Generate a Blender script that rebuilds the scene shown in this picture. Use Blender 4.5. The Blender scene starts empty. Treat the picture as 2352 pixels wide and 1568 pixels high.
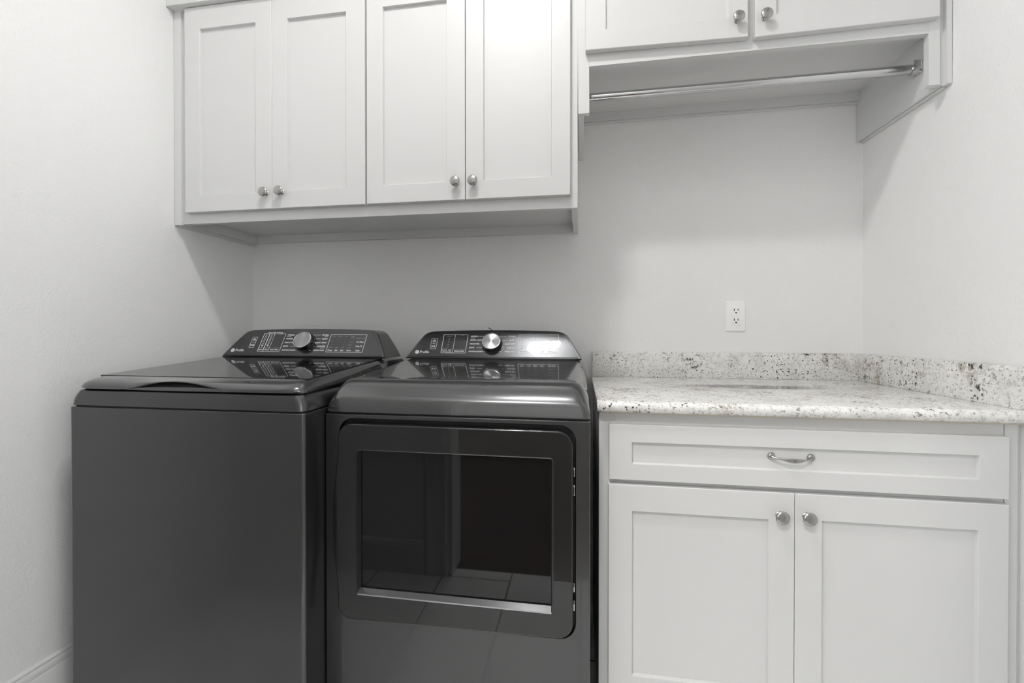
import bpy, bmesh, math, random
from mathutils import Vector, Matrix
random.seed(7)
S = bpy.context.scene
COL = S.collection

# ---------------------------------------------------------------- camera
cd = bpy.data.cameras.new('camera')
cam = bpy.data.objects.new('camera', cd); COL.objects.link(cam)
F_PX, YAW, PITCH, ROLL = 1014.25, 0.1563, 0.0065, 0.0002
cd.sensor_fit = 'HORIZONTAL'; cd.sensor_width = 36.0
cd.lens = F_PX*36.0/2352.0
cd.shift_x = (1176-1175.13)/2352.0
cd.shift_y = -(784-765.30)/2352.0
cd.clip_start = 0.01
cy_, sy_, cp_, sp_ = math.cos(YAW), math.sin(YAW), math.cos(PITCH), math.sin(PITCH)
fwd = Vector((-sy_*cp_, cy_*cp_, -sp_)); rt = Vector((cy_, sy_, 0)); upv = rt.cross(fwd)
r2 = rt*math.cos(ROLL)+upv*math.sin(ROLL); u2 = upv*math.cos(ROLL)-rt*math.sin(ROLL)
M = Matrix((r2, u2, -fwd)).transposed().to_4x4()
M.translation = Vector((0, -1.7866, 1.0950))
cam.matrix_world = M
S.camera = cam

# ---------------------------------------------------------------- world, exposure
w = bpy.data.worlds.new('world'); S.world = w; w.use_nodes = True
w.node_tree.nodes['Background'].inputs[0].default_value = (0.75, 0.78, 0.8, 1)
w.node_tree.nodes['Background'].inputs[1].default_value = 0.3
S.view_settings.view_transform = 'Standard'
S.view_settings.look = 'None'
S.view_settings.exposure = 0.39
S.view_settings.gamma = 1.0
S.view_settings.use_curve_mapping = False
S.cycles.use_denoising = True
S.cycles.max_bounces = 14
S.cycles.diffuse_bounces = 12
S.cycles.glossy_bounces = 5
S.cycles.sample_clamp_indirect = 4.0
BULB = 200.0      # emission strength of the ceiling fixture bulbs
HALL_FILL = 108.0       # emission strength of the added hall fill lamp
PANE_FILL = 6.5         # emission strength of the added hall fill panes

# ---------------------------------------------------------------- materials
def mat(name, col, rough=0.5, metal=0.0, coat=0.0, coat_r=0.03, spec=0.5, bump=None, emit=None, estr=0):
    m = bpy.data.materials.new(name); m.use_nodes = True
    nt = m.node_tree; b = nt.nodes['Principled BSDF']
    b.inputs['Base Color'].default_value = (*col, 1)
    b.inputs['Roughness'].default_value = rough
    b.inputs['Metallic'].default_value = metal
    b.inputs['Coat Weight'].default_value = coat
    b.inputs['Coat Roughness'].default_value = coat_r
    b.inputs['Specular IOR Level'].default_value = spec
    if emit:
        b.inputs['Emission Color'].default_value = (*emit, 1); b.inputs['Emission Strength'].default_value = estr
    if bump:
        sc, st, dist, det = bump
        tc = nt.nodes.new('ShaderNodeTexCoord'); nz = nt.nodes.new('ShaderNodeTexNoise')
        nz.inputs['Scale'].default_value = sc; nz.inputs['Detail'].default_value = det
        bp = nt.nodes.new('ShaderNodeBump'); bp.inputs['Strength'].default_value = st
        bp.inputs['Distance'].default_value = dist
        nt.links.new(tc.outputs['Object'], nz.inputs['Vector'])
        nt.links.new(nz.outputs['Fac'], bp.inputs['Height'])
        nt.links.new(bp.outputs['Normal'], b.inputs['Normal'])
    return m

M_WALL = mat('wall_paint', (0.82, 0.819, 0.816), 0.6, bump=(190, 0.5, 0.0025, 2.0), spec=0.3)
M_CEIL = mat('ceiling_paint', (0.90, 0.90, 0.90), 0.8, bump=(130, 0.5, 0.002, 2.0))
M_WHITE = mat('cabinet_paint', (0.655, 0.655, 0.653), 0.33, bump=(60, 0.04, 0.001, 1.0))
M_TRIM = mat('trim_paint', (0.74, 0.74, 0.736), 0.35)
M_NICKEL = mat('brushed_nickel', (0.43, 0.425, 0.41), 0.25, 1.0)
M_CHROME = mat('chrome', (0.60, 0.60, 0.61), 0.10, 1.0)
M_STEEL = mat('graphite_metal', (0.088, 0.089, 0.091), 0.36, 0.92, coat=0.55, coat_r=0.03)
M_STEELTOP = mat('graphite_top', (0.115, 0.116, 0.118), 0.20, 0.85, coat=0.9, coat_r=0.02)
M_DOORGL = mat('graphite_gloss', (0.007, 0.007, 0.0075), 0.3, 0.0, coat=0.7, coat_r=0.01, spec=0.35)
M_GLASS = mat('black_glass', (0.004, 0.004, 0.0045), 0.03, 0.0, spec=0.45)
M_LIDGL = mat('lid_glass', (0.010, 0.010, 0.011), 0.035, 0.0, spec=1.0)
M_PANEL = mat('panel_gloss', (0.050, 0.051, 0.053), 0.24, 0.75, coat=0.7, coat_r=0.015)
M_BLACK = mat('black_plastic', (0.006, 0.006, 0.006), 0.5)
M_INK = mat('white_ink', (0.82, 0.82, 0.82), 0.5)
M_INKGREY = mat('grey_ink', (0.30, 0.30, 0.30), 0.5)
M_PLATE = mat('outlet_plastic', (0.88, 0.88, 0.875), 0.3)
M_SLOT = mat('slot_dark', (0.01, 0.01, 0.01), 0.6)
M_BEIGE = mat('beige_strip', (0.60, 0.55, 0.44), 0.7)
M_BULB = mat('bulb', (1, 1, 1), 0.5, emit=(1.0, 0.992, 0.98), estr=BULB)
M_FILL = mat('fill_pane_glow', (1, 1, 1), 0.5, emit=(0.95, 0.98, 1.0), estr=PANE_FILL*0.6)  # glow of the added left hall pane, fill only
M_FILL2 = mat('fill_pane_glow_dim', (1, 1, 1), 0.5, emit=(0.95, 0.98, 1.0), estr=PANE_FILL*0.45)  # weaker glow of the added right hall pane
M_HALLFILL = mat('hall_fill_glow', (1, 1, 1), 0.5, emit=(1.0, 0.98, 0.95), estr=HALL_FILL)  # glow of the added hall fill lamp

def ramp(nt, pts):
    r = nt.nodes.new('ShaderNodeValToRGB'); e = r.color_ramp.elements
    while len(e) < len(pts): e.new(0.5)
    for k, (p, c) in enumerate(pts):
        e[k].position = p; e[k].color = (c, c, c, 1) if not isinstance(c, tuple) else (*c, 1)
    return r

def granite():
    m = bpy.data.materials.new('granite'); m.use_nodes = True
    nt = m.node_tree; L = nt.links.new; b = nt.nodes['Principled BSDF']
    tc = nt.nodes.new('ShaderNodeTexCoord')
    def noise(scale, det=3, rough=0.55, dist=0.0, off=(0, 0, 0)):
        mp = nt.nodes.new('ShaderNodeMapping'); mp.inputs['Location'].default_value = off
        n = nt.nodes.new('ShaderNodeTexNoise'); n.inputs['Scale'].default_value = scale
        n.inputs['Detail'].default_value = det; n.inputs['Roughness'].default_value = rough
        n.inputs['Distortion'].default_value = dist
        L(tc.outputs['Object'], mp.inputs['Vector']); L(mp.outputs['Vector'], n.inputs['Vector']); return n.outputs['Fac']
    def mix(f, a, bcol):
        x = nt.nodes.new('ShaderNodeMix'); x.data_type = 'RGBA'
        L(f, x.inputs['Factor'])
        if isinstance(a, tuple): x.inputs['A'].default_value = (*a, 1)
        else: L(a, x.inputs['A'])
        x.inputs['B'].default_value = (*bcol, 1); return x.outputs['Result']
    def mul(a, c):
        x = nt.nodes.new('ShaderNodeMath'); x.operation = 'MULTIPLY'; L(a, x.inputs[0])
        if isinstance(c, float): x.inputs[1].default_value = c
        else: L(c, x.inputs[1])
        return x.outputs[0]
    def th(src, lo, hi):
        r = ramp(nt, [(lo, 0.0), (hi, 1.0)]); L(src, r.inputs['Fac']); return r.outputs['Color']
    c = (0.80, 0.79, 0.765)
    c = mix(mul(th(noise(14, 3, off=(3, 1, 2)), 0.45, 0.65), 0.75), c, (0.66, 0.655, 0.63))
    c = mix(mul(th(noise(75, 3, 0.6, off=(8, 1, 5)), 0.50, 0.66), 0.7), c, (0.55, 0.545, 0.50))
    c = mix(mul(mul(th(noise(9, 2, off=(1, 7, 2)), 0.58, 0.68), th(noise(110, 3, off=(4, 4, 1)), 0.42, 0.55)), 0.85), c, (0.36, 0.30, 0.25))
    c = mix(mul(th(noise(230, 2, off=(5, 5, 9)), 0.62, 0.70), 0.85), c, (0.22, 0.22, 0.23))
    area = th(noise(7, 3, off=(2.3, 4.1, 6)), 0.36, 0.58)
    c = mix(mul(area, th(noise(125, 2.5, 0.55, 0.3, off=(9, 2, 4)), 0.60, 0.64)), c, (0.025, 0.026, 0.032))
    c = mix(mul(th(noise(11, 3, off=(6.5, 1.7, 3)), 0.60, 0.68), th(noise(85, 3, 0.6, 0.4, off=(1, 9, 9)), 0.52, 0.58)), c, (0.05, 0.05, 0.055))
    # one long dark vein across the middle of the worktop
    sep = nt.nodes.new('ShaderNodeVectorMath'); sep.operation = 'SUBTRACT'; sep.inputs[1].default_value = (0.02, 0.035, 0.03)
    scl = nt.nodes.new('ShaderNodeVectorMath'); scl.operation = 'MULTIPLY'; scl.inputs[1].default_value = (4.2, 16.0, 16.0)
    ln = nt.nodes.new('ShaderNodeVectorMath'); ln.operation = 'LENGTH'
    L(tc.outputs['Object'], sep.inputs[0]); L(sep.outputs[0], scl.inputs[0]); L(scl.outputs[0], ln.inputs[0])
    rv = ramp(nt, [(0.55, 1.0), (1.0, 0.0)]); L(ln.outputs['Value'], rv.inputs['Fac'])
    c = mix(mul(rv.outputs['Color'], th(noise(26, 4, 0.65, 0.5, off=(3, 3, 7)), 0.38, 0.47)), c, (0.02, 0.02, 0.023))
    L(c, b.inputs['Base Color'])
    b.inputs['Roughness'].default_value = 0.12
    b.inputs['Specular IOR Level'].default_value = 0.5
    return m
M_GRANITE = granite()

def brick_mat(name, c1, c2, cm, bw, bh, mortar, rough, grain=None):
    m = bpy.data.materials.new(name); m.use_nodes = True
    nt = m.node_tree; L = nt.links.new; b = nt.nodes['Principled BSDF']
    tc = nt.nodes.new('ShaderNodeTexCoord'); mp = nt.nodes.new('ShaderNodeMapping')
    mp.inputs['Rotation'].default_value = (0, 0, grain[1] if grain else math.pi/2)
    br = nt.nodes.new('ShaderNodeTexBrick')
    br.inputs['Scale'].default_value = 1.0; br.inputs['Brick Width'].default_value = bw
    br.inputs['Row Height'].default_value = bh; br.inputs['Mortar Size'].default_value = mortar
    br.inputs['Color1'].default_value = (*c1, 1); br.inputs['Color2'].default_value = (*c2, 1)
    br.inputs['Mortar'].default_value = (*cm, 1); br.offset = 0.5
    L(tc.outputs['Object'], mp.inputs['Vector']); L(mp.outputs['Vector'], br.inputs['Vector'])
    out = br.outputs['Color']
    if grain:
        nz = nt.nodes.new('ShaderNodeTexNoise'); nz.inputs['Scale'].default_value = 6; nz.inputs['Detail'].default_value = 6
        m2 = nt.nodes.new('ShaderNodeMapping'); m2.inputs['Scale'].default_value = grain[0]
        L(tc.outputs['Object'], m2.inputs['Vector']); L(m2.outputs['Vector'], nz.inputs['Vector'])
        x = nt.nodes.new('ShaderNodeMix'); x.data_type = 'RGBA'; x.blend_type = 'MULTIPLY'; x.inputs['Factor'].default_value = 0.8
        L(out, x.inputs['A']); L(nz.outputs['Color'], x.inputs['B']); out = x.outputs['Result']
    L(out, b.inputs['Base Color']); b.inputs['Roughness'].default_value = rough
    return m
M_TILE = brick_mat('floor_tile', (0.84, 0.84, 0.83), (0.80, 0.80, 0.79), (0.20, 0.20, 0.19), 0.61, 0.305, 0.0035, 0.35)
M_WOOD = brick_mat('dark_wood_floor', (0.07, 0.045, 0.03), (0.11, 0.07, 0.05), (0.02, 0.015, 0.01), 1.2, 0.13, 0.002, 0.4, ((0.6, 8, 1), 0.0))

# ---------------------------------------------------------------- mesh helpers
def root_of(o):
    while o.parent: o = o.parent
    return o

def link(name, me, m, parent=None, smooth=35):
    if m is not None: me.materials.append(m)
    o = bpy.data.objects.new(name, me); COL.objects.link(o)
    if parent is not None:
        off = root_of(parent).location
        me.transform(Matrix.Translation(-off))
        o.parent = parent
    if smooth:
        me.shade_smooth(); me.set_sharp_from_angle(angle=math.radians(smooth))
    return o

def bm_obj(name, bm, m, parent=None, smooth=35):
    me = bpy.data.meshes.new(name); bmesh.ops.recalc_face_normals(bm, faces=bm.faces[:])
    bm.to_mesh(me); bm.free()
    return link(name, me, m, parent, smooth)

def box(bm, x0, x1, y0, y1, z0, z1, bev=0.0, seg=2):
    if x0 > x1: x0, x1 = x1, x0
    if y0 > y1: y0, y1 = y1, y0
    if z0 > z1: z0, z1 = z1, z0
    t = bmesh.new()
    bmesh.ops.create_cube(t, size=1.0)
    for v in t.verts:
        v.co = Vector(((v.co.x+.5)*(x1-x0)+x0, (v.co.y+.5)*(y1-y0)+y0, (v.co.z+.5)*(z1-z0)+z0))
    if bev > 0:
        bmesh.ops.bevel(t, geom=t.edges[:], offset=bev, segments=seg, affect='EDGES', profile=0.5)
    me = bpy.data.meshes.new('t'); t.to_mesh(me); t.free(); bm.from_mesh(me); bpy.data.meshes.remove(me)

def boxes(lst):
    bm = bmesh.new()
    for b in lst: box(bm, *b)
    return bm

def loft(bm, rings, cap0=True, cap1=True, closed=True):
    vs = [[bm.verts.new(p) for p in r] for r in rings]
    n = len(rings[0])
    for a, b in zip(vs, vs[1:]):
        for i in range(n if closed else n-1):
            j = (i+1) % n
            bm.faces.new((a[i], a[j], b[j], b[i]))
    if cap0: bm.faces.new(vs[0][::-1])
    if cap1: bm.faces.new(vs[-1])
    return vs

def rrect(x0, x1, y0, y1, r, seg=6):
    pts = []
    for cx, cy, a0 in ((x1-r, y1-r, 0), (x0+r, y1-r, 90), (x0+r, y0+r, 180), (x1-r, y0+r, 270)):
        for k in range(seg+1):
            a = math.radians(a0+90*k/seg); pts.append((cx+r*math.cos(a), cy+r*math.sin(a)))
    return pts

def rloft(bm, levels, seg=6):
    """levels: (z, x0, x1, y0, y1, r) stacked rounded rectangles"""
    loft(bm, [[(p[0], p[1], z) for p in rrect(x0, x1, y0, y1, r, seg)] for z, x0, x1, y0, y1, r in levels])

def lathe(bm, prof, mtx, seg=32):
    """prof: (radius, height) along local +Z"""
    rings = []
    for r, h in prof:
        rings.append([mtx @ Vector((r*math.cos(2*math.pi*k/seg), r*math.sin(2*math.pi*k/seg), h)) for k in range(seg)])
    loft(bm, rings)

def plate(loops, depth, bev, mtx, res=1):
    """filled 2-D outline with holes -> mesh; front face at local z=depth/2, back at -depth/2"""
    cu = bpy.data.curves.new('p', 'CURVE'); cu.dimensions = '2D'; cu.fill_mode = 'BOTH'
    cu.extrude = max(depth/2-bev, 0.0); cu.bevel_depth = bev; cu.bevel_resolution = res; cu.offset = -bev
    for lp in loops:
        sp = cu.splines.new('POLY'); sp.points.add(len(lp)-1)
        for q, p in zip(sp.points, lp): q.co = (p[0], p[1], 0, 1)
        sp.use_cyclic_u = True
    return curve_mesh(cu, mtx)

def curve_mesh(cu, mtx):
    o = bpy.data.objects.new('t', cu); COL.objects.link(o)
    dg = bpy.context.evaluated_depsgraph_get(); dg.update()
    me = bpy.data.meshes.new_from_object(o.evaluated_get(dg))
    COL.objects.unlink(o); bpy.data.objects.remove(o); bpy.data.curves.remove(cu)
    me.materials.clear()
    me.transform(mtx)
    return me

def join_meshes(name, lst, m, parent, smooth=35):
    bm = bmesh.new()
    for me in lst: bm.from_mesh(me); bpy.data.meshes.remove(me)
    me = bpy.data.meshes.new(name); bm.to_mesh(me); bm.free()
    return link(name, me, m, parent, smooth)

def tube(bm, pts, rad, seg=12, sx=None):
    """tube through points; rad float or list; sx list of (a,b) ellipse radii (a along Z, b along normal)"""
    rings = []; n = len(pts); P = [Vector(p) for p in pts]
    for i in range(n):
        d = (P[min(i+1, n-1)]-P[max(i-1, 0)]).normalized()
        a = Vector((0, 0, 1))
        if abs(d.z) > 0.95: a = Vector((0, 1, 0))
        s = d.cross(a).normalized(); a = s.cross(d).normalized()
        ra, rb = (rad[i], rad[i]) if isinstance(rad, list) and not isinstance(rad[i], tuple) else (rad[i] if isinstance(rad, list) else (rad, rad))
        rings.append([P[i]+a*ra*math.cos(2*math.pi*k/seg)+s*rb*math.sin(2*math.pi*k/seg) for k in range(seg)])
    loft(bm, rings)

def thing(name, label, cat, loc, group=None):
    o = bpy.data.objects.new(name, None); COL.objects.link(o); o.location = loc
    o.empty_display_size = 0.05
    o['label'] = label; o['category'] = cat
    if group: o['group'] = group
    return o

def struct(name, bm, m, smooth=None):
    o = bm_obj(name, bm, m, None, smooth); o['kind'] = 'structure'; return o

# ---------------------------------------------------------------- room shell
XL, XR, YW, YH, CZ = -1.4602, 1.0107, -1.53, -1.65, 3.05   # YW room face of the wall with the doorway
OX0, OX1, OZ = -0.585, 0.30, 2.06                            # doorway opening
struct('wall_back', boxes([(XL-.1, XR+.1, 0, .1, 0, CZ)]), M_WALL)
struct('wall_left', boxes([(XL-.1, XL, YH, 0, 0, CZ)]), M_WALL)
struct('wall_right', boxes([(XR, XR+.1, YH, 0, 0, CZ)]), M_WALL)
struct('wall_front', boxes([(XL, OX0, YH, YW, 0, CZ), (OX1, XR, YH, YW, 0, CZ), (OX0, OX1, YH, YW, OZ, CZ)]), M_WALL)
struct('floor', boxes([(XL-.1, XR+.1, YH+.06, .1, -.1, 0)]), M_TILE)
struct('ceiling', boxes([(XL-.1, XR+.1, YH, .1, CZ, CZ+.1)]), M_CEIL)
# the hall behind the camera
HX0, HX1, HY = -1.7, 1.7, -6.2
struct('floor_hall', boxes([(HX0, HX1, HY, YH+.06, -.1, 0)]), M_WOOD)
bm = boxes([(HX0+.002, HX0+.006, -3.6, -2.0, .8, 2.25)])  # added glowing pane, fills the room through the doorway
struct('fill_pane_1', bm, M_FILL)
struct('fill_pane_frame_1', boxes([(HX0, HX0+.03, -3.68, -3.6, .72, 2.33), (HX0, HX0+.03, -2.0, -1.92, .72, 2.33), (HX0, HX0+.03, -3.6, -2.0, 2.25, 2.33), (HX0, HX0+.05, -3.6, -2.0, .72, .8), (HX0+.004, HX0+.02, -2.82, -2.78, .8, 2.25)]), M_TRIM)  # frame around the added left pane
bm = boxes([(HX1-.006, HX1-.002, -3.9, -2.1, .8, 2.25)])  # second added pane, fill light towards the left wall
struct('fill_pane_2', bm, M_FILL2)
struct('fill_pane_frame_2', boxes([(HX1-.03, HX1, -3.98, -3.9, .72, 2.33), (HX1-.03, HX1, -2.1, -2.02, .72, 2.33), (HX1-.03, HX1, -3.9, -2.1, 2.25, 2.33), (HX1-.05, HX1, -3.9, -2.1, .72, .8), (HX1-.02, HX1-.004, -3.02, -2.98, .8, 2.25)]), M_TRIM)  # frame around the added right pane
struct('ceiling_hall', boxes([(HX0, HX1, HY, YH, CZ, CZ+.1)]), M_CEIL)
struct('wall_hall', boxes([(HX0-.1, HX0, HY, YH, 0, CZ), (HX1, HX1+.1, HY, YH, 0, CZ), (HX0-.1, HX1+.1, HY-.1, HY, 0, CZ),
                           (HX0, XL-.1, YH, YH+.1, 0, CZ), (XR+.1, HX1, YH, YH+.1, 0, CZ)]), M_WALL)

# baseboards: moulded cap over a flat board
BP = [(0, 0), (.015, 0), (.015, .157), (.0125, .160), (.013, .168), (.012, .176), (.0085, .180), (.0095, .186), (.006, .190), (0, .191)]
def baseboard(name, p0, p1, nrm, k=0.985):
    bm = bmesh.new(); p0 = Vector(p0); p1 = Vector(p1); nrm = Vector(nrm)
    loft(bm, [[p+nrm*a+Vector((0, 0, b*k)) for a, b in BP] for p in (p0, p1)])
    struct(name, bm, M_TRIM, 40)
baseboard('baseboard_left', (XL, YW, 0), (XL, 0, 0), (1, 0, 0), 1.0)
baseboard('baseboard_front', (XL+.0152, YW, 0), (OX0-.105, YW, 0), (0, 1, 0), 0.78)
# door casing on the room side
bm = bmesh.new()
CP = [(0, 0), (.105, 0), (.105, .012), (.098, .018), (.085, .018), (.075, .012), (.035, .010), (.022, .016), (.010, .016), (.004, .010), (0, .010)]
def casing(bm, x, side):
    loft(bm, [[(x+side*a, YW+b, z) for a, b in CP] for z in (0, OZ+.10)])
casing(bm, OX0, -1); casing(bm, OX1, 1)
loft(bm, [[(x, YW+b, OZ+a) for a, b in CP] for x in (OX0, OX1)])
struct('trim_1', bm, M_TRIM, 40)
struct('trim_2', boxes([(OX0, OX0+.018, YH-.01, YW+.004, 0, OZ), (OX1-.018, OX1, YH-.01, YW+.004, 0, OZ), (OX0+.018, OX1-.018, YH-.01, YW+.004, OZ-.018, OZ)]), M_TRIM)

# ---------------------------------------------------------------- lamp of the place, plus an added hall fill lamp
t = thing('ceiling_light', 'two-bulb ceiling light above the machines, reflected in the control panel', 'lamp', (-0.32, -1.215, CZ))
bm = bmesh.new(); lathe(bm, [(.16, 0), (.165, -.012), (.15, -.03), (.02, -.035)], Matrix.Translation((-.32, -1.215, CZ))); bm_obj('canopy', bm, M_NICKEL, t)
for x, y in ((-.401, -1.243), (-.239, -1.187)):
    bm = bmesh.new(); lathe(bm, [(.018, 0), (.018, -.03), (.014, -.032)], Matrix.Translation((x, y, CZ-.033)), 16); sk = bm_obj('socket', bm, M_PLATE, t)
    bm = bmesh.new(); lathe(bm, [(.018, 0), (.035, -.006), (.066, -.040), (.068, -.042), (.066, -.043), (.034, -.009), (.018, -.004)], Matrix.Translation((x, y, CZ-.040)), 32); bm_obj('shade', bm, M_NICKEL, t)
    bm = bmesh.new(); lathe(bm, [(.059, -.034), (.060, -.036), (.050, -.039), (.025, -.041), (.001, -.0415)], Matrix.Translation((x, y, CZ-.040)), 32); bm_obj('bulb', bm, M_BULB, t)
t = thing('hall_fill_light', 'added fill light on the hall ceiling, unseen behind the doorway', 'lamp', (-0.55, -2.75, CZ))  # added lamp, brightens the laundry room from the hall
bm = bmesh.new(); lathe(bm, [(.19, 0), (.19, -.02), (.18, -.022)], Matrix.Translation((-.55, -2.75, CZ))); bm_obj('canopy', bm, M_NICKEL, t)
bm = bmesh.new(); lathe(bm, [(.175, -.022), (.17, -.05), (.12, -.075), (.01, -.085)], Matrix.Translation((-.55, -2.75, CZ))); bm_obj('diffuser', bm, M_HALLFILL, t)

# ---------------------------------------------------------------- cabinet parts
def shaker(name, x0, x1, z0, z1, ix0, ix1, iz0, iz1, yf, parent, slope=0.0, th=.0195, rec=.0095):
    """door or drawer front, recessed flat panel inside a flat frame"""
    bm = bmesh.new(); e = .0016
    def ring(a0, a1, b0, b1, y): return [(a0, y, b0), (a1, y, b0), (a1, y, b1), (a0, y, b1)]
    loft(bm, [ring(x0, x1, z0, z1, yf+th), ring(x0, x1, z0, z1, yf+e), ring(x0+e*.4, x1-e*.4, z0+e*.4, z1-e*.4, yf+e*.4), ring(x0+e, x1-e, z0+e, z1-e, yf),
              ring(ix0, ix1, iz0, iz1, yf), ring(ix0+.0008, ix1-.0008, iz0+.0008, iz1-.0008, yf+.001), ring(ix0+.0025, ix1-.0025, iz0+.0025, iz1-.0025, yf+rec),
              ])
    xc = (x0+x1)/2
    if slope:
        for v in bm.verts: v.co.z += slope*(v.co.x-xc)
    return bm_obj(name, bm, M_WHITE, parent, 20)

KNOB_PROF = [(.0098, 0), (.0098, .0018), (.0075, .0035), (.0062, .006), (.0058, .011), (.0068, .0145), (.0105, .0165), (.0152, .0175), (.0163, .0192), (.0158, .0208), (.0130, .0229), (.0078, .0243), (.001, .0249)]
def knob(parent, x, z, y):
    bm = bmesh.new()
    lathe(bm, KNOB_PROF, Matrix.Translation((x, y, z)) @ Matrix.Rotation(math.pi/2, 4, 'X'), 32)
    return bm_obj('knob', bm, M_NICKEL, parent, 50)

YF, YD = -0.3832, -0.404
# --- left wall cabinet ---
t = thing('wall_cabinet', 'white four-door wall cabinet above the washer and dryer', 'cabinet', (-0.73, 0, 1.4804))
ZB, ZT = 1.4804, 2.36
X0, X1 = -1.443, -0.0119
bm = boxes([(X0, X0+.019, YF+.019, -.002, ZB, ZT), (X1-.019, X1, YF+.019, -.002, ZB, ZT),
            (X0+.019, X1-.019, YF+.019, -.002, ZB+.034, ZB+.050), (X0+.019, X1-.019, -.014, -.002, ZB+.05, ZT), (X0+.019, X1-.019, YF+.019, -.014, ZT-.018, ZT)])
bm_obj('carcass', bm, M_WHITE, t, 20)
bm_obj('ledger', boxes([(X0+.019, X1-.019, -.021, -.002, ZB+.002, ZB+.034)]), M_WHITE, t, 20)
bm_obj('face_frame', boxes([(X0, X1, YF, YF+.019, ZB, ZB+.045, .0008), (X0, X0+.045, YF, YF+.019, ZB+.045, ZT), (X1-.038, X1, YF, YF+.019, ZB+.045, ZT),
            (-.740, -.681, YF, YF+.019, ZB+.045, ZT), (X0+.045, X1-.038, YF, YF+.019, ZT-.1, ZT)]), M_WHITE, t, 20)
bm_obj('scribe_moulding', boxes([(-1.4588, -1.4290, -.391, YF+.004, ZB-.004, 2.262, .0015), (-1.4588, -1.4445, YF+.006, -.002, ZB-.008, ZB+.008, .003)]), M_WHITE, t, 20)
bm_obj('crown_rail', boxes([(-1.4588, X1, -.421, YF, 2.2465, ZT, .002)]), M_WHITE, t, 20)
doors = [(-1.4016, -1.0588+.0008, -1.3401, -1.1189), (-1.0572, -.7137, -.9989, -.7804), (-.7075, -.3700, -.6505, -.4306), (-.3680, -.0340, -.3101, -.0917)]
kn = [(-1.0786, 1.5705), (-1.0197, 1.572), (-.3983, 1.5714), (-.3411, 1.5711)]
for (a, b, c, d_), (kx, kz) in zip(doors, kn):
    dr = shaker('door', a, b, 1.5163, 2.2440, c, d_, 1.5753, 2.165, YD, t)
    knob(dr, kx, kz, YD)
# --- right wall cabinet with open hanging bay ---
TILT = 0.0061
t = thing('wall_cabinet', 'white two-door wall cabinet with an open hanging bay, above the granite counter', 'cabinet', (0.5, 0, 1.85))
def lz(x, z): return z-TILT*(x-.5)
ZB2, ZO = 1.7762, 1.9210
XA, XB = -0.0110, 1.0065
bm = boxes([(XA, XA+.019, YF+.019, -.002, ZB2, ZT), (XB-.019, XB, YF+.019, -.002, ZB2, ZT),
            (XA+.019, XB-.019, YF+.019, -.002, ZO+.030, ZO+.046), (XA+.019, XB-.019, -.014, -.002, ZO+.046, ZT), (XA+.019, XB-.019, YF+.019, -.014, ZT-.018, ZT)])
bm_obj('carcass', bm, M_WHITE, t, 20)
bm_obj('ledger', boxes([(XA+.019, XB-.019, -.021, -.002, ZO, ZO+.030), (XA+.019, XB-.019, -.010, -.002, ZO-.009, ZO, .002)]), M_WHITE, t, 20)
bm_obj('face_frame', boxes([(XA, .0240, YF, YF+.019, ZB2, ZT, .0008), (.9572, .9855, YF, YF+.019, ZB2, ZT, .0008),
            (.0240, .9572, YF, YF+.019, ZO, ZO+.05), (.470, .510, YF, YF+.019, ZO+.05, ZT), (.0240, .9572, YF, YF+.019, ZT-.1, ZT),
            (.9855, .9975, YF+.006, YF+.019, ZB2, ZT)]), M_WHITE, t, 20)
bm_obj('scribe_moulding', boxes([(.9975, 1.0095, -.391, YF+.012, ZB2-.002, ZT, .0015), (.9975, 1.0090, YF+.012, -.002, ZB2-.005, ZB2-.0002, .002)]), M_WHITE, t, 20)
for (a, b, c, d_, zb, sl, kx, kz) in ((.0129, .4797, .0735, .4256, 1.9535, -.012, .4491, 2.0011), (.4999, .9710, .5557, .915, 1.9515, .018, .5239, 2.0001)):
    xc = (a+b)/2
    zl = lz(xc, zb)
    dr = shaker('door', a, b, zl, 2.30, c, d_, zl+.0590, 2.24, YD, t, slope=sl-TILT)
    knob(dr, kx, lz(kx, kz), YD)
t.rotation_euler = (0, -TILT, 0)

# --- hanging rod ---
t = thing('closet_rod', 'chrome hanging rod across the open bay of the right wall cabinet', 'rod', (0.49, -0.30, 1.866))
def rodm(name, bm, m): return bm_obj(name, bm, m, t, 40)
MR = mat('worn_chrome', (0.60, 0.60, 0.61), 0.2, 1.0)
nt = MR.node_tree; b_ = nt.nodes['Principled BSDF']
tc = nt.nodes.new('ShaderNodeTexCoord'); mp = nt.nodes.new('ShaderNodeMapping'); mp.inputs['Scale'].default_value = (10, 14, 14)
nz = nt.nodes.new('ShaderNodeTexNoise'); nz.inputs['Scale'].default_value = 3; nz.inputs['Detail'].default_value = 5
r_ = ramp(nt, [(0.35, 0.10), (0.70, 0.26)])
nt.links.new(tc.outputs['Object'], mp.inputs['Vector']); nt.links.new(mp.outputs['Vector'], nz.inputs['Vector'])
nt.links.new(nz.outputs['Fac'], r_.inputs['Fac']); nt.links.new(r_.outputs['Color'], b_.inputs['Roughness'])
za, zb_ = 1.8625, 1.8700
bm = bmesh.new(); lathe(bm, [(.0132, 0), (.0134, .001), (.0134, .947), (.0132, .948)], Matrix.Translation((.0215, -.30, za)) @ Matrix.Rotation(math.atan2(.93, zb_-za), 4, 'Y'), 40); rodm('tube', bm, MR)
bm = bmesh.new(); lathe(bm, [(.0175, 0), (.0175, .006), (.015, .010), (.015, .014)], Matrix.Translation((.0105, -.30, za)) @ Matrix.Rotation(math.pi/2, 4, 'Y'), 32); rodm('socket', bm, M_CHROME)
bm = bmesh.new()
U = []
for a in range(180, 361, 15): U.append((.0165*math.cos(math.radians(a)), .0165*math.sin(math.radians(a))))
U = [(-.0165, .019)]+U+[(.0165, .019)]
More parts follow.
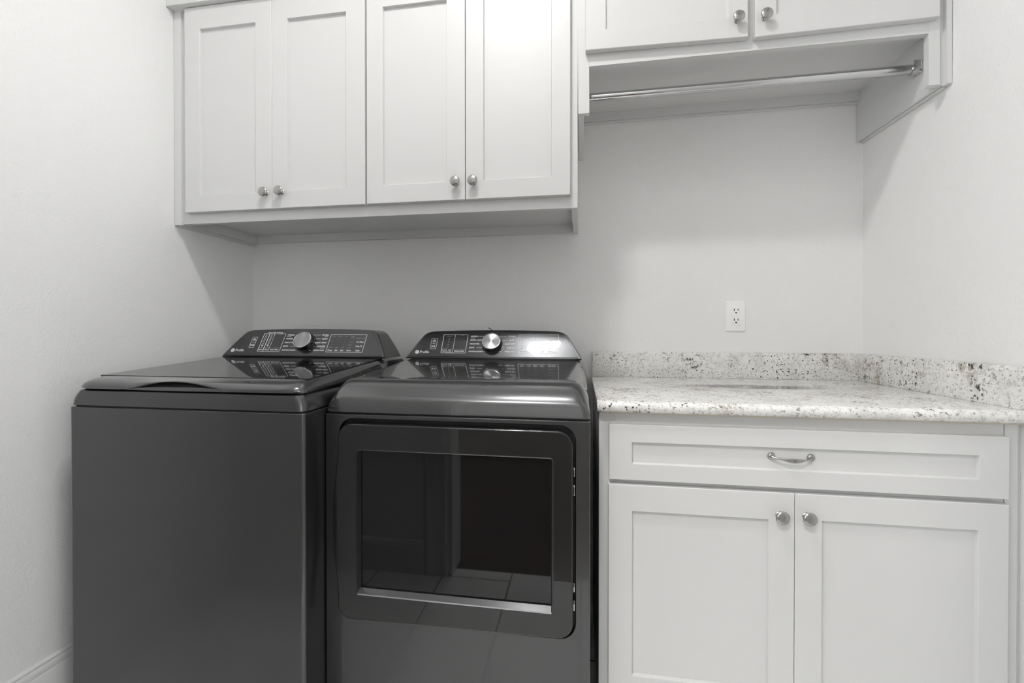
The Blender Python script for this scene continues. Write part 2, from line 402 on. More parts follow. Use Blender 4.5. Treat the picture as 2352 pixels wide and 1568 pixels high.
inn = [(x*.84, z*.84 if z < 0 else z) for x, z in U][::-1]
prof = U+inn
loft(bm, [[(x, -.30+p, 1.870+q) for p, q in prof] for x in (.9660, .9872)])
box(bm, .9842, .9872, -.3175, -.2825, 1.853, 1.889)
rodm('socket', bm, M_CHROME)

# --- base cabinet ---
t = thing('base_cabinet', 'white base cabinet with one wide drawer and two doors under the granite', 'cabinet', (0.52, -0.3, 0))
YB, YBF = -0.6146, -0.5946
bm_obj('carcass', boxes([(.0469, .066, YBF+.019, -.002, 0, .8835), (.985, 1.004, YBF+.019, -.002, 0, .8835), (.066, .985, YBF+.019, -.002, .1, .118), (.066, .985, -.012, -.002, .118, .8835),
                        (.066, .985, YBF+.019, -.012, .866, .8835)]), M_WHITE, t, 20)
bm_obj('toe_kick', boxes([(.066, .985, YBF+.075, YBF+.09, 0, .1)]), M_WHITE, t, 20)
bm_obj('face_frame', boxes([(.0469, .0900, YBF, YBF+.019, .09, .8835, .0008), (.951, .9712, YBF, YBF+.019, .09, .8835), (.0900, .951, YBF, YBF+.019, .840, .8835),
                           (.0900, .951, YBF, YBF+.019, .684, .722), (.0900, .951, YBF, YBF+.019, .09, .145)]), M_WHITE, t, 20)
bm_obj('filler_strip', boxes([(.9725, .9985, YBF-.003, YBF+.019, .09, .8835, .0012), (.9985, 1.0100, YBF+.006, YBF+.019, .09, .8835)]), M_WHITE, t, 20)
bm_obj('sealant_bead', boxes([(.0475, .9985, -.6085, YBF-.0002, .8790, .8838, .001)]), M_BEIGE, t, 20)
dr = shaker('drawer', .0720, .9681, .7083, .8521, .1292, .9091, .7504, .8075, YB, t)
# bow pull: oval rosettes and a bar that swells in the middle
bm = bmesh.new(); zc = .784
for x, s in ((.4660, -1), (.5560, 1)):
    lathe(bm, [(.0088, 0), (.0092, .0015), (.0080, .0045), (.0060, .0065)], Matrix.Translation((x, YB+.0095, zc)) @ Matrix.Rotation(math.pi/2, 4, 'X'), 24)
pts, rad = [], []
for k in range(25):
    u = k/24; x = .4655+u*.0910
    y = YB+.0055-.0155*math.sin(math.pi*u)**0.6
    z = zc-.002-.0035*math.sin(math.pi*u)
    sw = math.sin(math.pi*u)
    a = .0019+.0040*max(0, math.sin(math.pi*min(1, max(0, (u-.2)/.6))))**1.3+.0022*(1-sw)**4
    pts.append((x, y, z)); rad.append((a+.0008*(1-sw)**2, .0022+.0012*(1-sw)**4))
tube(bm, pts, rad, 14)
bm_obj('pull_handle', bm, M_CHROME if False else M_NICKEL, dr, 50)
dl = shaker('door', .0705, .5164, .135, .6961, .1300, .4585, .2010, .6295, YB, t); knob(dl, .4820, .6415, YB)
dl = shaker('door', .5178, .9681, .135, .6961, .5772, .9080, .2010, .6340, YB, t); knob(dl, .5425, .6425, YB)

# --- countertop ---
t = thing('countertop', 'speckled white granite countertop with rounded front edge and backsplash', 'countertop', (0.52, -0.3, .884))
bm = bmesh.new()
prof = [(-.001, .884), (-.001, .914), (-.30, .914), (-.6175, .914)]
for k in range(1, 12):
    a = math.radians(90+180*k/12); prof.append((-.6175+.015*math.cos(a), .899+.015*math.sin(a)))
prof += [(-.6175, .884), (-.30, .884)]
xs = [(.0405, .004), (.0420, .0012), (.0450, 0), (.3, 0), (.7, 0), (1.0097, 0)]
rings = []
for x, ins in xs:
    rings.append([(x, min(y, -.001) if y > -.01 else y+ins*(1 if y < -.5 else 0), z-ins*.6*(1 if z > .899 else -1)) for y, z in prof])
loft(bm, rings)
bm_obj('slab', bm, M_GRANITE, t, 40)
bm_obj('backsplash', boxes([(.0436, 1.0097, -.020, -.001, .9142, 1.0118, .0012)]), M_GRANITE, t, 30)
bm_obj('backsplash', boxes([(.9872, 1.0097, -.6100, -.0205, .9142, 1.0118, .0012)]), M_GRANITE, t, 30)

# --- outlet ---
t = thing('wall_outlet', 'white duplex wall outlet above the granite backsplash', 'outlet', (.5777, 0, 1.149))
ox0, ox1, oz0, oz1 = .5427, .6127, 1.0915, 1.2060
oc, ozc = (ox0+ox1)/2, (oz0+oz1)/2
bm = bmesh.new()
loft(bm, [[(p[0], y, p[1]) for p in rrect(ox0+i, ox1-i, oz0+i, oz1-i, .003-min(i, .0015)*.5, 4)] for y, i in ((-.0005, 0), (-.0025, 0), (-.0050, .0025), (-.0062, .006))])
bm_obj('cover_plate', bm, M_PLATE, t, 25)
bm = boxes([(oc-.0165, oc+.0165, -.0075, -.006, ozc-.0335, ozc+.0335, .0007)])
rc = bm_obj('receptacle', bm, M_PLATE, t, 25)
for dz in (.0244, -.0127):
    for a, b, c, d_ in ((-.0080, -.0054, -.0045, .0045), (.0054, .0078, -.0038, .0040)):
        bm_obj('slot', boxes([(oc+a, oc+b, -.0078, -.0073, ozc+dz+c, ozc+dz+d_)]), M_SLOT, rc, None)
    bm = bmesh.new(); lathe(bm, [(.0028, 0), (.0028, .0006)], Matrix.Translation((oc, -.0073, ozc+dz-.0108)) @ Matrix.Rotation(math.pi/2, 4, 'X'), 16)
    bm_obj('ground_hole', bm, M_SLOT, rc, None)
for b in ((oc-.0125, oc-.0035, -.0085, -.0073, ozc+.0072, ozc+.0088, .0003), (oc+.0035, oc+.0125, -.0085, -.0073, ozc+.0072, ozc+.0088, .0003), (oc-.006, oc+.006, -.0085, -.0073, ozc+.0008, ozc+.0024, .0003)):
    bm_obj('button', boxes([b]), M_PLATE, rc, 20)
for dz in (.0460, -.0460):
    bm = bmesh.new(); lathe(bm, [(.0026, 0), (.0026, .0008), (.0018, .0012)], Matrix.Translation((oc, -.0060, ozc+dz)) @ Matrix.Rotation(math.pi/2, 4, 'X'), 16)
    bm_obj('screw', bm, M_PLATE, t, 30)

# ---------------------------------------------------------------- laundry machines
TS = Vector((0, .062, .10)); ES = TS.normalized(); EN = Vector((0, -ES.z, ES.y))
def face_mtx(P0, h=0.0, x=0.0, s=0.0):
    P = Vector((0, P0[0], P0[1]))+ES*s+EN*h+Vector((x, 0, 0))
    m = Matrix((Vector((1, 0, 0)), ES, EN)).transposed().to_4x4(); m.translation = P; return m

def txt(s, size, mtx, x, y, align='LEFT', bold=0.0, shear=0.0, sx=1.0):
    cu = bpy.data.curves.new('t', 'FONT'); cu.body = s; cu.size = size; cu.align_x = align; cu.align_y = 'CENTER'
    cu.offset = bold; cu.shear = shear; cu.extrude = .00012
    return curve_mesh(cu, mtx @ Matrix.Translation((x, y, 0)) @ Matrix.Scale(sx, 4, (1, 0, 0)))

def frame_line(x0, x1, y0, y1, wd, r, mtx):
    return plate([rrect(x0, x1, y0, y1, r, 5), rrect(x0+wd, x1-wd, y0+wd, y1-wd, max(r-wd, .0005), 5)], .0003, 0, mtx)
def rect(x0, x1, y0, y1, mtx, d=.0003):
    return plate([[(x0, y0), (x1, y0), (x1, y1), (x0, y1)]], d, 0, mtx)

def console_outline(hb, ht, zt, arch, r=.022, n=14):
    """half widths at bottom and top; slightly bowed flanks, rounded shoulders, arched top"""
    pts = [(-hb, 0), (hb, 0)]
    R = []
    for k in range(1, 9):
        u = k/8*.82
        R.append((hb+(ht-hb)*(u**1.12), zt*u))
    # shoulder
    c0 = Vector(R[-1]); c1 = Vector((ht, zt)); c2 = Vector((ht-r*1.6, zt+.0008))
    S_ = []
    for k in range(1, 7):
        u = k/6; S_.append(tuple(c0*(1-u)**2+c1*2*u*(1-u)+c2*u*u))
    right = R+S_
    top = []
    w_ = ht-r*1.6
    for k in range(1, n):
        u = k/n; x = w_*(1-2*u); top.append((x, zt+.0008+arch*(1-(x/w_)**2)))
    left = [(-x, z) for x, z in right[::-1]]
    return pts+right+top+left

def console(t, P0, xc, yback, layout):
    """back-slanted control console with its panel, dial and lettering"""
    out = console_outline(.3300, .2665, .1185, .0055)
    fr = console_outline(.3165, .2560, .1095, .0050)
    M0 = face_mtx(P0, -.004, xc, -.004)
    F = [M0 @ Vector((x, s, 0)) for x, s in out]
    F1 = [M0 @ Vector((x*.985, .003+s*.955, .0052)) for x, s in out]
    B = [Vector((p.x, yback, p.z)) for p in F]
    Bm = [Vector((p.x*1.0, p.y+.006, p.z)) for p in F]
    bm = bmesh.new(); loft(bm, [B, Bm, F, F1])
    body = bm_obj('console', bm, M_STEEL, t, 30)
    me = plate([fr], .004, .0007, face_mtx(P0, .0015, xc, .0012))
    panel = link('control_panel', me, M_PANEL, body, 30)
    H = .0037
    mt = face_mtx(P0, H, xc, 0)
    for nm, lst, mm in layout(mt):
        if lst: join_meshes(nm, lst, mm, body, None)
    # dial
    km = face_mtx(P0, H-.0005, xc, .0555)
    bm = bmesh.new(); lathe(bm, [(.0385, 0), (.0385, .0025), (.0355, .004)], km, 48); base = bm_obj('dial', bm, M_BLACK, t, 40)
    bm = bmesh.new(); lathe(bm, [(.0345, .003), (.0352, .006), (.0348, .0195), (.0335, .0225)], km, 48); bm_obj('grip', bm, M_DIALSIDE, base, 40)
    bm = bmesh.new(); lathe(bm, [(.0348, .0200), (.0352, .0228), (.0342, .0252), (.0318, .0256), (.0305, .0246), (.0303, .0225)], km, 48); bm_obj('rim', bm, M_CHROME, base, 40)
    bm = bmesh.new(); lathe(bm, [(.0305, .0215), (.0303, .0243), (.0001, .0243)], km, 48); bm_obj('cap', bm, dial_mat(km), base, 40)
    return body

M_DIALSIDE = mat('dial_side', (0.16, 0.16, 0.165), 0.22, 1.0)
def dial_mat(km):
    m = mat('spun_metal', (0.36, 0.36, 0.37), 0.28, 1.0)
    nt = m.node_tree; b = nt.nodes['Principled BSDF']; b.inputs['Anisotropic'].default_value = 0.85
    ta = nt.nodes.new('ShaderNodeTangent'); ta.direction_type = 'RADIAL'; ta.axis = 'Y'
    # spun grain: tangent circles about the dial's own axis
    tc = nt.nodes.new('ShaderNodeNewGeometry')
    sub = nt.nodes.new('ShaderNodeVectorMath'); sub.operation = 'SUBTRACT'; sub.inputs[1].default_value = km.translation
    cr = nt.nodes.new('ShaderNodeVectorMath'); cr.operation = 'CROSS_PRODUCT'; cr.inputs[1].default_value = EN
    nr = nt.nodes.new('ShaderNodeVectorMath'); nr.operation = 'NORMALIZE'
    nt.links.new(tc.outputs['Position'], sub.inputs[0]); nt.links.new(sub.outputs[0], cr.inputs[0]); nt.links.new(cr.outputs[0], nr.inputs[0])
    nt.links.new(nr.outputs[0], b.inputs['Tangent']); nt.nodes.remove(ta)
    return m

def common_marks(mt, cyc_l, cyc_r, rows=(.0888, .0722, .0558, .0400, .0232), dl=.0, lx=-.0850, rx=.0850):
    L = []; Rr = []
    for (s, sub), y in zip(cyc_l, rows):
        L.append(txt(s, .0079, mt, lx, y, 'LEFT', .00015, sx=.93))
        if sub: L.append(txt(sub, .0052, mt, lx, y-.0062, 'LEFT'))
    for (s, sub), y in zip(cyc_r, rows):
        Rr.append(txt(s, .0079, mt, rx, y, 'RIGHT', .00015, sx=.93))
        if sub: Rr.append(txt(sub, .0052, mt, rx-.001, y-.0062, 'RIGHT'))
    wl = [len(s)*.0050+.003 for s, _ in cyc_l]; wr = [len(s)*.0050+.003 for s, _ in cyc_r]
    ends = [-.020, -.0375, -.041, -.0375, -.026]
    for w_, y, e in zip(wl, rows, ends):
        if lx+w_ < e: L.append(rect(lx+w_, e, y-.0006, y+.0006, mt))
    for w_, y, e in zip(wr, rows, ends):
        if rx-w_ > -e: Rr.append(rect(-e, rx-w_, y-.0006, y+.0006, mt))
    return L, Rr

def sides(p): return [('cycle_names', p[0], M_INK), ('cycle_names', p[1], M_INK)]

def logo(mt, x, y):
    L = [plate([[(x+.0076*math.cos(a*math.pi/18), y+.0076*math.sin(a*math.pi/18)) for a in range(36)],
                [(x+.0064*math.cos(a*math.pi/18), y+.0064*math.sin(a*math.pi/18)) for a in range(36)]], .0003, 0, mt),
         plate([[(x+.0060*math.cos(a*math.pi/18), y+.0060*math.sin(a*math.pi/18)) for a in range(36)]], .0003, 0, mt),
         txt('Profile', .0150, mt, x+.0108, y+.0003, 'LEFT', .0, sx=.93)]
    return L

def monogram(mt, x, y):
    m2 = mt @ Matrix.Translation((0, 0, .0002))
    return [txt('G', .0076, m2, x-.0024, y, 'CENTER', .0001), txt('E', .0070, m2, x+.0022, y-.0004, 'CENTER', .0001)]

def power_box(mt, x0, x1, y0, y1):
    L = [frame_line(x0, x1, y0, y1, .0009, .0025, mt)]
    c = (x0+x1)/2; yy = y0+(y1-y0)*.74
    ring = []
    def arc(r0, r1, a0, a1):
        o = [(c+r1*math.cos(math.radians(a)), yy+r1*math.sin(math.radians(a))) for a in range(a0, a1+1, 12)]
        i = [(c+r0*math.cos(math.radians(a)), yy+r0*math.sin(math.radians(a))) for a in range(a0, a1+1, 12)][::-1]
        return o+i
    L.append(plate([arc(.0046, .0060, -235, 53)], .0003, 0, mt))
    L.append(plate([arc(.0046, .0060, 60, 120)], .0003, 0, mt))
    L.append(rect(c-.0007, c+.0007, yy, yy+.0052, mt))
    L.append(rect(c-.0007, c+.0025, yy-.0005, yy+.0008, mt))
    ym = (y0+y1)/2; L.append(rect(c-.006, c+.006, ym-.0006, ym+.0003, mt))
    yb = y0+(y1-y0)*.25
    L.append(plate([[(c-.0070, yb-.0048), (c-.0005, yb), (c-.0070, yb+.0048)]], .0003, 0, mt))
    L.append(rect(c+.0012, c+.0030, yb-.0042, yb+.0042, mt)); L.append(rect(c+.0046, c+.0064, yb-.0042, yb+.0042, mt))
    return L

XD, XWC = -.3280, -1.0200
def washer_marks(mt):
    c = XWC
    out = [('emblem', logo(mt, -1.3098-c, .0212), M_INK), ('monogram', monogram(mt, -1.3098-c, .0212), M_PANEL), ('power_buttons', power_box(mt, -1.2482-c, -1.2275-c, .0330, .0795), M_INK)]
    L = []
    x0, x1, y0, y1 = -1.2060-c, -1.1135-c, .0165, .0950
    L.append(frame_line(x0, x1, y0, y1, .0010, .003, mt))
    d1, d2 = -1.1825-c, -1.1605-c
    L += [rect(d1-.0010, d1+.0010, y0, y1, mt), rect(d2-.0005, d2+.0005, y0, y1, mt), rect(x0, x0+.0018, y0+.003, y1-.003, mt), rect(x0, d2, y1-.002, y1, mt), rect(x0, d2, .0320, .0330, mt)]
    for a in ((x0+d1)/2, (d1+d2)/2):
        L.append(frame_line(a-.0028, a+.0028, .0385, .0880, .0008, .0027, mt))
        L.append(plate([rrect(a-.0028, a+.0028, .0385, .0435, .0022, 4)], .0003, 0, mt))
    L.append(txt('Power', .0085, mt, (x0+d1)/2, .0247, 'CENTER', .0001, sx=.75)); L.append(txt('Care', .0085, mt, (d1+d2)/2, .0247, 'CENTER', .0001, sx=.85))
    L.append(txt('Smart Wash', .0085, mt, (d2+x1)/2, .0247, 'CENTER', .0001, sx=.80))
    L.append(txt('Smarter Wash Technology', .0072, mt, (x0+x1)/2, .1000, 'CENTER', .0001, sx=.78))
    out.append(('soil_sensor_display', L, M_INK)); L = []
    out += sides(common_marks(mt, [('NORMAL', 'Cottons'), ('WHITES', ''), ('DELICATES', ''), ('JEANS', ''), ('DOWNLOADED', '')],
                      [('TOWELS', 'Sheets'), ('BULKY', ''), ('QUICK WASH', ''), ('SANITIZE', 'with Oxi'), ('DRAIN+SPIN', '')]))
    sx0, sx1 = -.9262-c, -.7820-c
    L.append(frame_line(sx0, sx1, .0155, .0925, .0012, .003, mt))
    out.append(('display_marks', [rect(d2+.002, x1-.002, .0318, .0327, mt), rect(-1.140-c, -1.128-c, .0905, .0915, mt)], M_INKGREY)); G = []
    cols = [-.9120-c, -.8870-c, -.8640-c, -.8370-c]
    for x, s in zip(cols, ('Temp', 'Soil', 'Spin', 'Rinse')): L.append(txt(s, .0090, mt, x, .0240, 'CENTER', .0001, sx=.85))
    for x in cols[1:]: G.append(rect(x-.0125, x-.0120, .0215, .0265, mt))
    for x, s in zip(cols, ('Hot', 'Heavy', 'Max', 'Deep')): G.append(txt(s, .0065, mt, x, .0840, 'CENTER'))
    for x, s in zip(cols, ('Cold', 'Light', 'Off', 'Single')): G.append(txt(s, .0065, mt, x, .0355, 'CENTER'))
    for y in (.0735, .0610, .0480):
        for x in cols[:3]: G.append(rect(x-.0015, x+.0015, y-.0004, y+.0004, mt))
    for y, s in ((.0600, 'Smart'), (.0475, 'Extra')): G.append(txt(s, .0065, mt, cols[3], y, 'CENTER'))
    for y in (.0780, .0745): G.append(rect(cols[3]-.006, cols[3]+.006, y-.0004, y+.0004, mt))
    for y, s in ((.0235, 'Delay'), (.0415, 'Deep Fill'), (.0590, 'Pre Wash')): L.append(txt(s, .0088, mt, -.8020-c, y, 'CENTER', .0001, sx=.80))
    G.append(txt('Tangle Control', .0078, mt, -.8040-c, .0755, 'CENTER', sx=.80))
    return out+[('option_names', L, M_INK), ('indicator_marks', G, M_INKGREY)]

def dryer_marks(mt):
    c = XD
    out = [('emblem', logo(mt, -.6150-c, .0195), M_INK), ('monogram', monogram(mt, -.6150-c, .0195), M_PANEL), ('power_buttons', power_box(mt, -.5672-c, -.5432-c, .0330, .0800), M_INK)]
    L = []
    x0, x1, y0, y1 = -.5222-c, -.4258-c, .0160, .0975
    L.append(frame_line(x0, x1, y0, y1, .0012, .003, mt))
    d = -.4760-c
    L += [rect(d-.0006, d+.0006, y0, y1, mt), rect(x0, x0+.0020, y0+.003, y1-.003, mt), rect(x0, d, y1-.0018, y1, mt), rect(x0, x0+.021, .0325, .0335, mt), rect(x0+.0203, x0+.0212, y0, .0335, mt)]
    L.append(txt('Time', .0090, mt, x0+.0108, .0247, 'CENTER', .0001, sx=.85)); L.append(txt('Add', .0080, mt, x0+.0335, .0290, 'CENTER', .0001, sx=.85)); L.append(txt('5 min', .0080, mt, x0+.0335, .0215, 'CENTER', .0001, sx=.85))
    L.append(txt('Reduce Static', .0090, mt, (d+x1)/2, .0247, 'CENTER', .0001, sx=.78))
    G = [rect(d+.002, x1-.002, .0325, .0333, mt), rect(d+.022, d+.034, .0920, .0930, mt)]
    for y, s in ((.0880, '50 min'), (.0760, '40'), (.0640, '30'), (.0520, '20'), (.0400, '10')): G.append(txt(s, .0065, mt, x0+.0235, y, 'CENTER'))
    out.append(('display_marks', G, M_INKGREY)); G = []
    out.append(('time_display', L, M_INK)); L = []
    out += sides(common_marks(mt, [('NORMAL', 'Cottons'), ('MIXED LOADS', ''), ('DELICATES', ''), ('JEANS', ''), ('DOWNLOADED', '')],
                      [('TOWELS', 'Sheets'), ('BULKY', ''), ('QUICK DRY', ''), ('SANITIZE', ''), ('TIMED DRY', '')], lx=-.0865, rx=.0865))
    sx0, sx1 = -.2303-c, -.0815-c
    L.append(frame_line(sx0, sx1, .0156, .0972, .0012, .003, mt))
    cols = [-.2150-c, -.1895-c, -.1660-c, -.1420-c]
    for x, s in zip(cols, ('Temp', 'Level', 'Signal', 'Light')): L.append(txt(s, .0090, mt, x, .0252, 'CENTER', .0001, sx=.80))
    for x in cols[1:]: G.append(rect(x-.0125, x-.0118, .0215, .0285, mt))
    for y in (.0860, .0735, .0610, .0480, .0365):
        for x in cols[:3]: G.append(rect(x-.0018, x+.0018, y-.0006, y+.0006, mt))
    L.append(txt('My Cycle', .0090, mt, -.1045-c, .0245, 'CENTER', .0001, sx=.80))
    out.append(('indicator_marks', G, M_INKGREY)); G = []
    for y in (.0740, .0561, .0387): G.append(rect(-.1180-c, -.0930-c, y-.0005, y+.0005, mt))
    return out+[('option_names', L, M_INK), ('button_lines', G, M_INKGREY)]

def shoulder_grid(bm, prof, x0, x1, zb, wsh, n=2.3, nx=44, bump=None, ybase=None, pw=0.0, yround=0.0, ycorner=.03):
    """prof: list (y, ztop) front to back. Surface whose sides fall to zb with rounded shoulders."""
    us = []
    W = (x1-x0)
    k = 10
    for i in range(k): us.append(wsh*(i/k)**1.8)
    m = nx-2*k
    for i in range(m+1): us.append(wsh+(W-2*wsh)*i/m)
    for i in range(k): us.append(W-wsh*((k-1-i)/k)**1.8)
    rows = []
    for y, zt in prof:
        row = []
        for u in us:
            e = min(u, W-u); q = min(1, e/wsh); s = (1-(1-q)**n)**(1/n)
            z = zb+(zt-zb)*s
            yy = y
            if yround:
                qq = min(1, e/ycorner); back = (1-(1-(1-qq)**2)**.5)*yround
                yy = y+back*max(0, 1-(y-prof[0][0])/.25)
            x = x0+u
            if bump: x, yy, z = bump(x, yy, z)
            row.append((x, yy, z))
        rows.append(row)
    vs = [[bm.verts.new(p) for p in r] for r in rows]
    for a, b in zip(vs, vs[1:]):
        for i in range(len(a)-1): bm.faces.new((a[i], a[i+1], b[i+1], b[i]))
    return vs

def close_down(bm, vs, z):
    """skirt: closes an open grid down to height z"""
    loop = vs[0][:]+[r[-1] for r in vs[1:]]+vs[-1][::-1][1:]+[r[0] for r in vs[::-1][1:-1]]
    low = [bm.verts.new((v.co.x, v.co.y, z)) for v in loop]
    n = len(loop)
    for i in range(n):
        j = (i+1) % n
        bm.faces.new((loop[j], loop[i], low[i], low[j]))
    bm.faces.new(low)

# --- washer ---
WX0, WX1, WYF, WYB = -1.3596, -.6696, -.8017, -.1300
t = thing('washing_machine', 'dark graphite top-loading washing machine beside the left wall', 'washing machine', ((WX0+WX1)/2, -.45, 0))
bm = bmesh.new()
rloft(bm, [(.022, WX0+.004, WX1-.004, WYF+.004, WYB, .010), (.028, WX0, WX1, WYF, WYB, .012), (.8890, WX0, WX1, WYF, WYB, .012), (.8905, WX0+.0015, WX1-.0015, WYF+.0015, WYB, .011)])
body = bm_obj('cabinet', bm, M_STEEL, t, 30)
bm = bmesh.new()
for zc_ in (.19, .345, .50, .655):   # pressed stiffening ovals on the flank
    lp = [(WX1, p[0], p[1]) for p in rrect(-.70, -.25, zc_-.055, zc_+.055, .05, 8)]
    lp2 = [(WX1+.0010, p[0], p[1]) for p in rrect(-.694, -.256, zc_-.049, zc_+.049, .044, 8)]
    lp3 = [(WX1, p[0], p[1]) for p in rrect(-.688, -.262, zc_-.043, zc_+.043, .038, 8)]
    loft(bm, [lp, lp2, lp3], False, False)
bm_obj('side_ridge', bm, M_STEEL, body, 30)
bm = bmesh.new(); rloft(bm, [(.8900, WX0+.007, WX1-.007, WYF+.007, WYB, .01), (.9430, WX0+.024, WX1-.016, WYF+.022, WYB, .01)]); bm_obj('seam_gasket', bm, M_BLACK, t, 30)
bm = bmesh.new()
def cov(z, i, yi): return (z, WX0+i, WX1-i*.75, WYF+yi, WYB, .022)
rloft(bm, [cov(.8945, .0012, .001), cov(.8955, 0, 0), cov(.905, .0015, .0003), cov(.915, .0045, .0012), cov(.925, .0095, .0028), cov(.9335, .0155, .005), cov(.9355, .019, .0075)], 8)
bm_obj('top_cover', bm, M_STEEL, t, 30)
bm = bmesh.new(); rloft(bm, [(.930, WX0+.02, WX1-.016, -.30, WYB, .015), (.975, WX0+.02, WX1-.016, -.30, WYB, .015), (.9855, WX0+.024, WX1-.02, -.30, WYB-.01, .015)]); bm_obj('rear_deck', bm, M_STEEL, t, 30)
# lid
cxw = -1.030
def arch(x, y, z):
    a = max(0.0, math.cos(min(1.0, abs(x-cxw)/.172)*math.pi/2))**1.6
    k = max(0.0, 1-(z-.9385)/(.9675-.9385)) if y < -.735 else 0.0
    z2 = z+a*.0235*k
    y2 = y-(.006*a*(1-abs(2*k-1)) if y < -.735 else 0)
    return x, y2, z2
LX0, LX1 = -1.3440, -.6800
bm = bmesh.new()
prof = [(-.7960, .9385), (-.8000, .9400), (-.8015, .9440), (-.7990, .9500), (-.7930, .9555), (-.7840, .9600), (-.7720, .9640), (-.7600, .9665), (-.7500, .9680), (-.7400, .9690)]
prof += [(-.74+.043*k, .9690+.0265*k/10) for k in range(1, 11)]
vs = shoulder_grid(bm, prof, LX0, LX1, .9383, .030, 2.2, 64, arch, yround=.026, ycorner=.05)
lid = bm_obj('lid', bm, M_STEELTOP, t, 45)
sol = lid.modifiers.new('thickness', 'SOLIDIFY'); sol.thickness = .003; sol.offset = -1
bm = bmesh.new()
vs = []
for y, dz in ((-.742, 0), (-.62, 0), (-.50, 0), (-.40, 0), (-.312, 0)):
    z = .9690+.0265*(y+.74)/.43+.0012
    vs.append([bm.verts.new((x, y, z)) for x in (-1.3325, -1.15, -1.0, -.85, -.6975)])
for a, b in zip(vs, vs[1:]):
    for i in range(4): bm.faces.new((a[i], a[i+1], b[i+1], b[i]))
gl = bm_obj('glass_panel', bm, M_LIDGL, lid, None)
sol = gl.modifiers.new('thickness', 'SOLIDIFY'); sol.thickness = .004; sol.offset = -1
# recess behind the raised hand grip of the lid
bm = bmesh.new(); rg = []
for k in range(17):
    x = cxw+(-1+2*k/16)*.19; q = (x-cxw)/.19
    rg.append([(x, -.7975+.004*q*q, .9385), (x, -.7935+.005*q*q, .947), (x, -.785, .9570), (x, -.772, .9640)])
vs = [[bm.verts.new(p) for p in r] for r in rg]
for a, b in zip(vs, vs[1:]):
    for i in range(3): bm.faces.new((a[i], a[i+1], b[i+1], b[i]))
gp = bm_obj('grip_recess', bm, M_STEELTOP, lid, 45)
sol = gp.modifiers.new('thickness', 'SOLIDIFY'); sol.thickness = .002; sol.offset = 0
console(t, (-.30, 1.0), XWC, -.165, washer_marks)
for x in (WX0+.05, WX1-.05):
    for y in (WYF+.06, WYB-.06):
        bm = bmesh.new(); lathe(bm, [(.022, 0), (.022, .012), (.012, .014), (.012, .03)], Matrix.Translation((x, y, 0)), 20); bm_obj('foot', bm, M_BLACK, t, 40)

# --- dryer ---
DX0, DX1, DYF, DYB = -.6675, .0225, -.7122, -.0600
t = thing('dryer', 'dark graphite front-loading dryer with a black glass door, beside the granite counter', 'dryer', ((DX0+DX1)/2, -.4, 0))
bm = bmesh.new()
rloft(bm, [(.022, DX0, DX1, DYF+.018, DYB, .004), (.8760, DX0, DX1, DYF+.018, DYB, .004)])
body = bm_obj('cabinet', bm, M_STEEL, t, 30)
XZ = Matrix(((1, 0, 0, 0), (0, 0, -1, 0), (0, 1, 0, 0), (0, 0, 0, 1)))    # local xy -> world xz, +z -> -y
def xz(y): 
    m = XZ.copy(); m.translation = Vector((0, y, 0)); return m
hole = rrect(-.6289, -.0129, .3465, .8645, .040, 10)
me = plate([rrect(DX0+.0005, DX1-.0005, .022, .8765, .004, 3), hole], .0178, .0028, xz(DYF+.0089), 2)
link('front_panel', me, M_STEEL, body, 30)
bm = boxes([(-.640, -.002, DYF+.0165, DYF+.0178, .335, .876)]); bm_obj('door_recess', bm, M_BLACK, body, None)
bm = bmesh.new(); rloft(bm, [(.8700, DX0+.006, DX1-.006, DYF+.006, DYB, .004), (.8900, DX0+.006, DX1-.006, DYF+.006, DYB, .004)]); bm_obj('seam_gasket', bm, M_BLACK, t, 30)
# hood
bm = bmesh.new()
prof = [(-.7125, .8825), (-.7125, .8840), (-.7115, .8930), (-.7095, .9050), (-.7070, .9150), (-.7040, .9205), (-.6990, .9265), (-.6900, .9350), (-.6810, .9420), (-.6720, .9485), (-.6630, .9540), (-.6545, .9580), (-.6470, .9605), (-.6400, .9618), (-.6340, .9620), (-.6320, .9612), (-.6300, .9608)]
prof += [(-.63+.043*k, .9608+.0295*k/10) for k in range(1, 11)]+[(-.10, .9935), (DYB, .9935)]
vs = shoulder_grid(bm, prof, DX0-.0005, DX1+.0005, .8822, .042, 2.3, 60, None, yround=.010, ycorner=.03)
close_down(bm, vs, .8815)
bm_obj('top_panel', bm, M_STEELTOP, t, 40)
console(t, (-.195, .995), XD, -.095, dryer_marks)
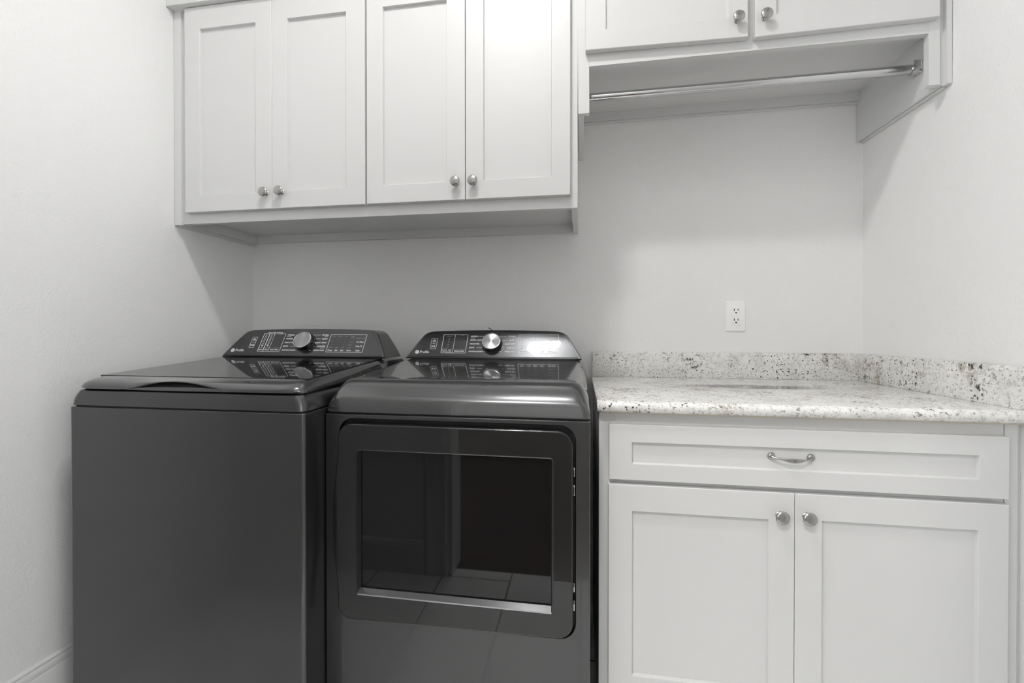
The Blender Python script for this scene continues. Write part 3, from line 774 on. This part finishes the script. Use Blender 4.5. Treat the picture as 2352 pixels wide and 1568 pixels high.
# door with the pull lip swelling out on its left edge
DZ0, DZ1 = .3520, .8530; dxl, dxr = -.6272, -.0187
outl = []
for cx, cy, a0 in ((dxr-.038, DZ1-.038, 0), (dxl+.038, DZ1-.038, 90)):
    for k in range(11):
        a = math.radians(a0+9*k); outl.append((cx+.038*math.cos(a), cy+.038*math.sin(a)))
for k in range(0, 25):
    z = .775-(.775-.418)*k/24; u = k/24
    outl.append((dxl-.0150*math.sin(math.pi*u)**1.1, z))
for cx, cy, a0 in ((dxl+.038, DZ0-.008+.038, 180), (dxr-.038, DZ0+.038, 270)):
    for k in range(11):
        a = math.radians(a0+9*k); outl.append((cx+.038*math.cos(a), cy+.038*math.sin(a)))
WZ0, WZ1, wx0, wx1 = .4155, .7850, -.5725, -.0690
me = plate([outl, rrect(wx0, wx1, WZ0, WZ1, .006, 4)], .022, .004, xz(-.7125), 3)
door = link('door', me, M_DOORGL, t, 30)
gy = -.7075
bm = bmesh.new()
ringo = [(p[0], -.7228, p[1]) for p in rrect(wx0-.0035, wx1+.0035, WZ0-.0035, WZ1+.0035, .008, 4)]
ringm = [(p[0], -.7238, p[1]) for p in rrect(wx0-.001, wx1+.001, WZ0-.001, WZ1+.001, .007, 4)]
ringi = [(p[0], gy, p[1]) for p in rrect(wx0+.0035, wx1-.0035, WZ0+.0035, WZ1-.0035, .003, 4)]
loft(bm, [ringo, ringm, ringi], False, False)
bm_obj('window_trim', bm, M_STEEL, door, 30)
me = plate([rrect(wx0+.001, wx1-.001, WZ0+.001, WZ1-.001, .003, 4)], .004, 0, xz(gy+.002), 1)
link('window_glass', me, M_GLASS, door, 30)
bm = bmesh.new()
loft(bm, [[(x, -.7242, WZ0-.0045), (x, -.7250, WZ0-.0005), (x, -.7085, WZ0+.0060), (x, -.7085, WZ0+.0020)] for x in (wx0+.001, wx1-.001)])
bm_obj('chrome_strip', bm, mat('dull_chrome', (.40, .40, .41), .22, 1.0), door, 30)
for za_, zb_ in ((.742, .764), (.696, .722), (.462, .484), (.416, .442)):
    bm_obj('hinge', boxes([(-.0178, -.0150, -.712, -.702, za_, zb_, .0006)]), M_CHROME, door, 30)
for x in (DX0+.05, DX1-.05):
    for y in (DYF+.06, DYB-.06):
        bm = bmesh.new(); lathe(bm, [(.022, 0), (.022, .012), (.012, .014), (.012, .03)], Matrix.Translation((x, y, 0)), 20); bm_obj('foot', bm, M_BLACK, t, 40)

# --- thin dark wire end showing over the dryer console ---
bm = bmesh.new()
tube(bm, [(-.348, -.030, .98), (-.352, -.034, 1.085), (-.360, -.036, 1.1005), (-.3700, -.040, 1.1060)], .0014, 8)
o = bm_obj('wire', bm, M_BLACK, None, 40)
o['label'] = 'thin dark wire end poking up behind the dryer console'; o['category'] = 'wire'
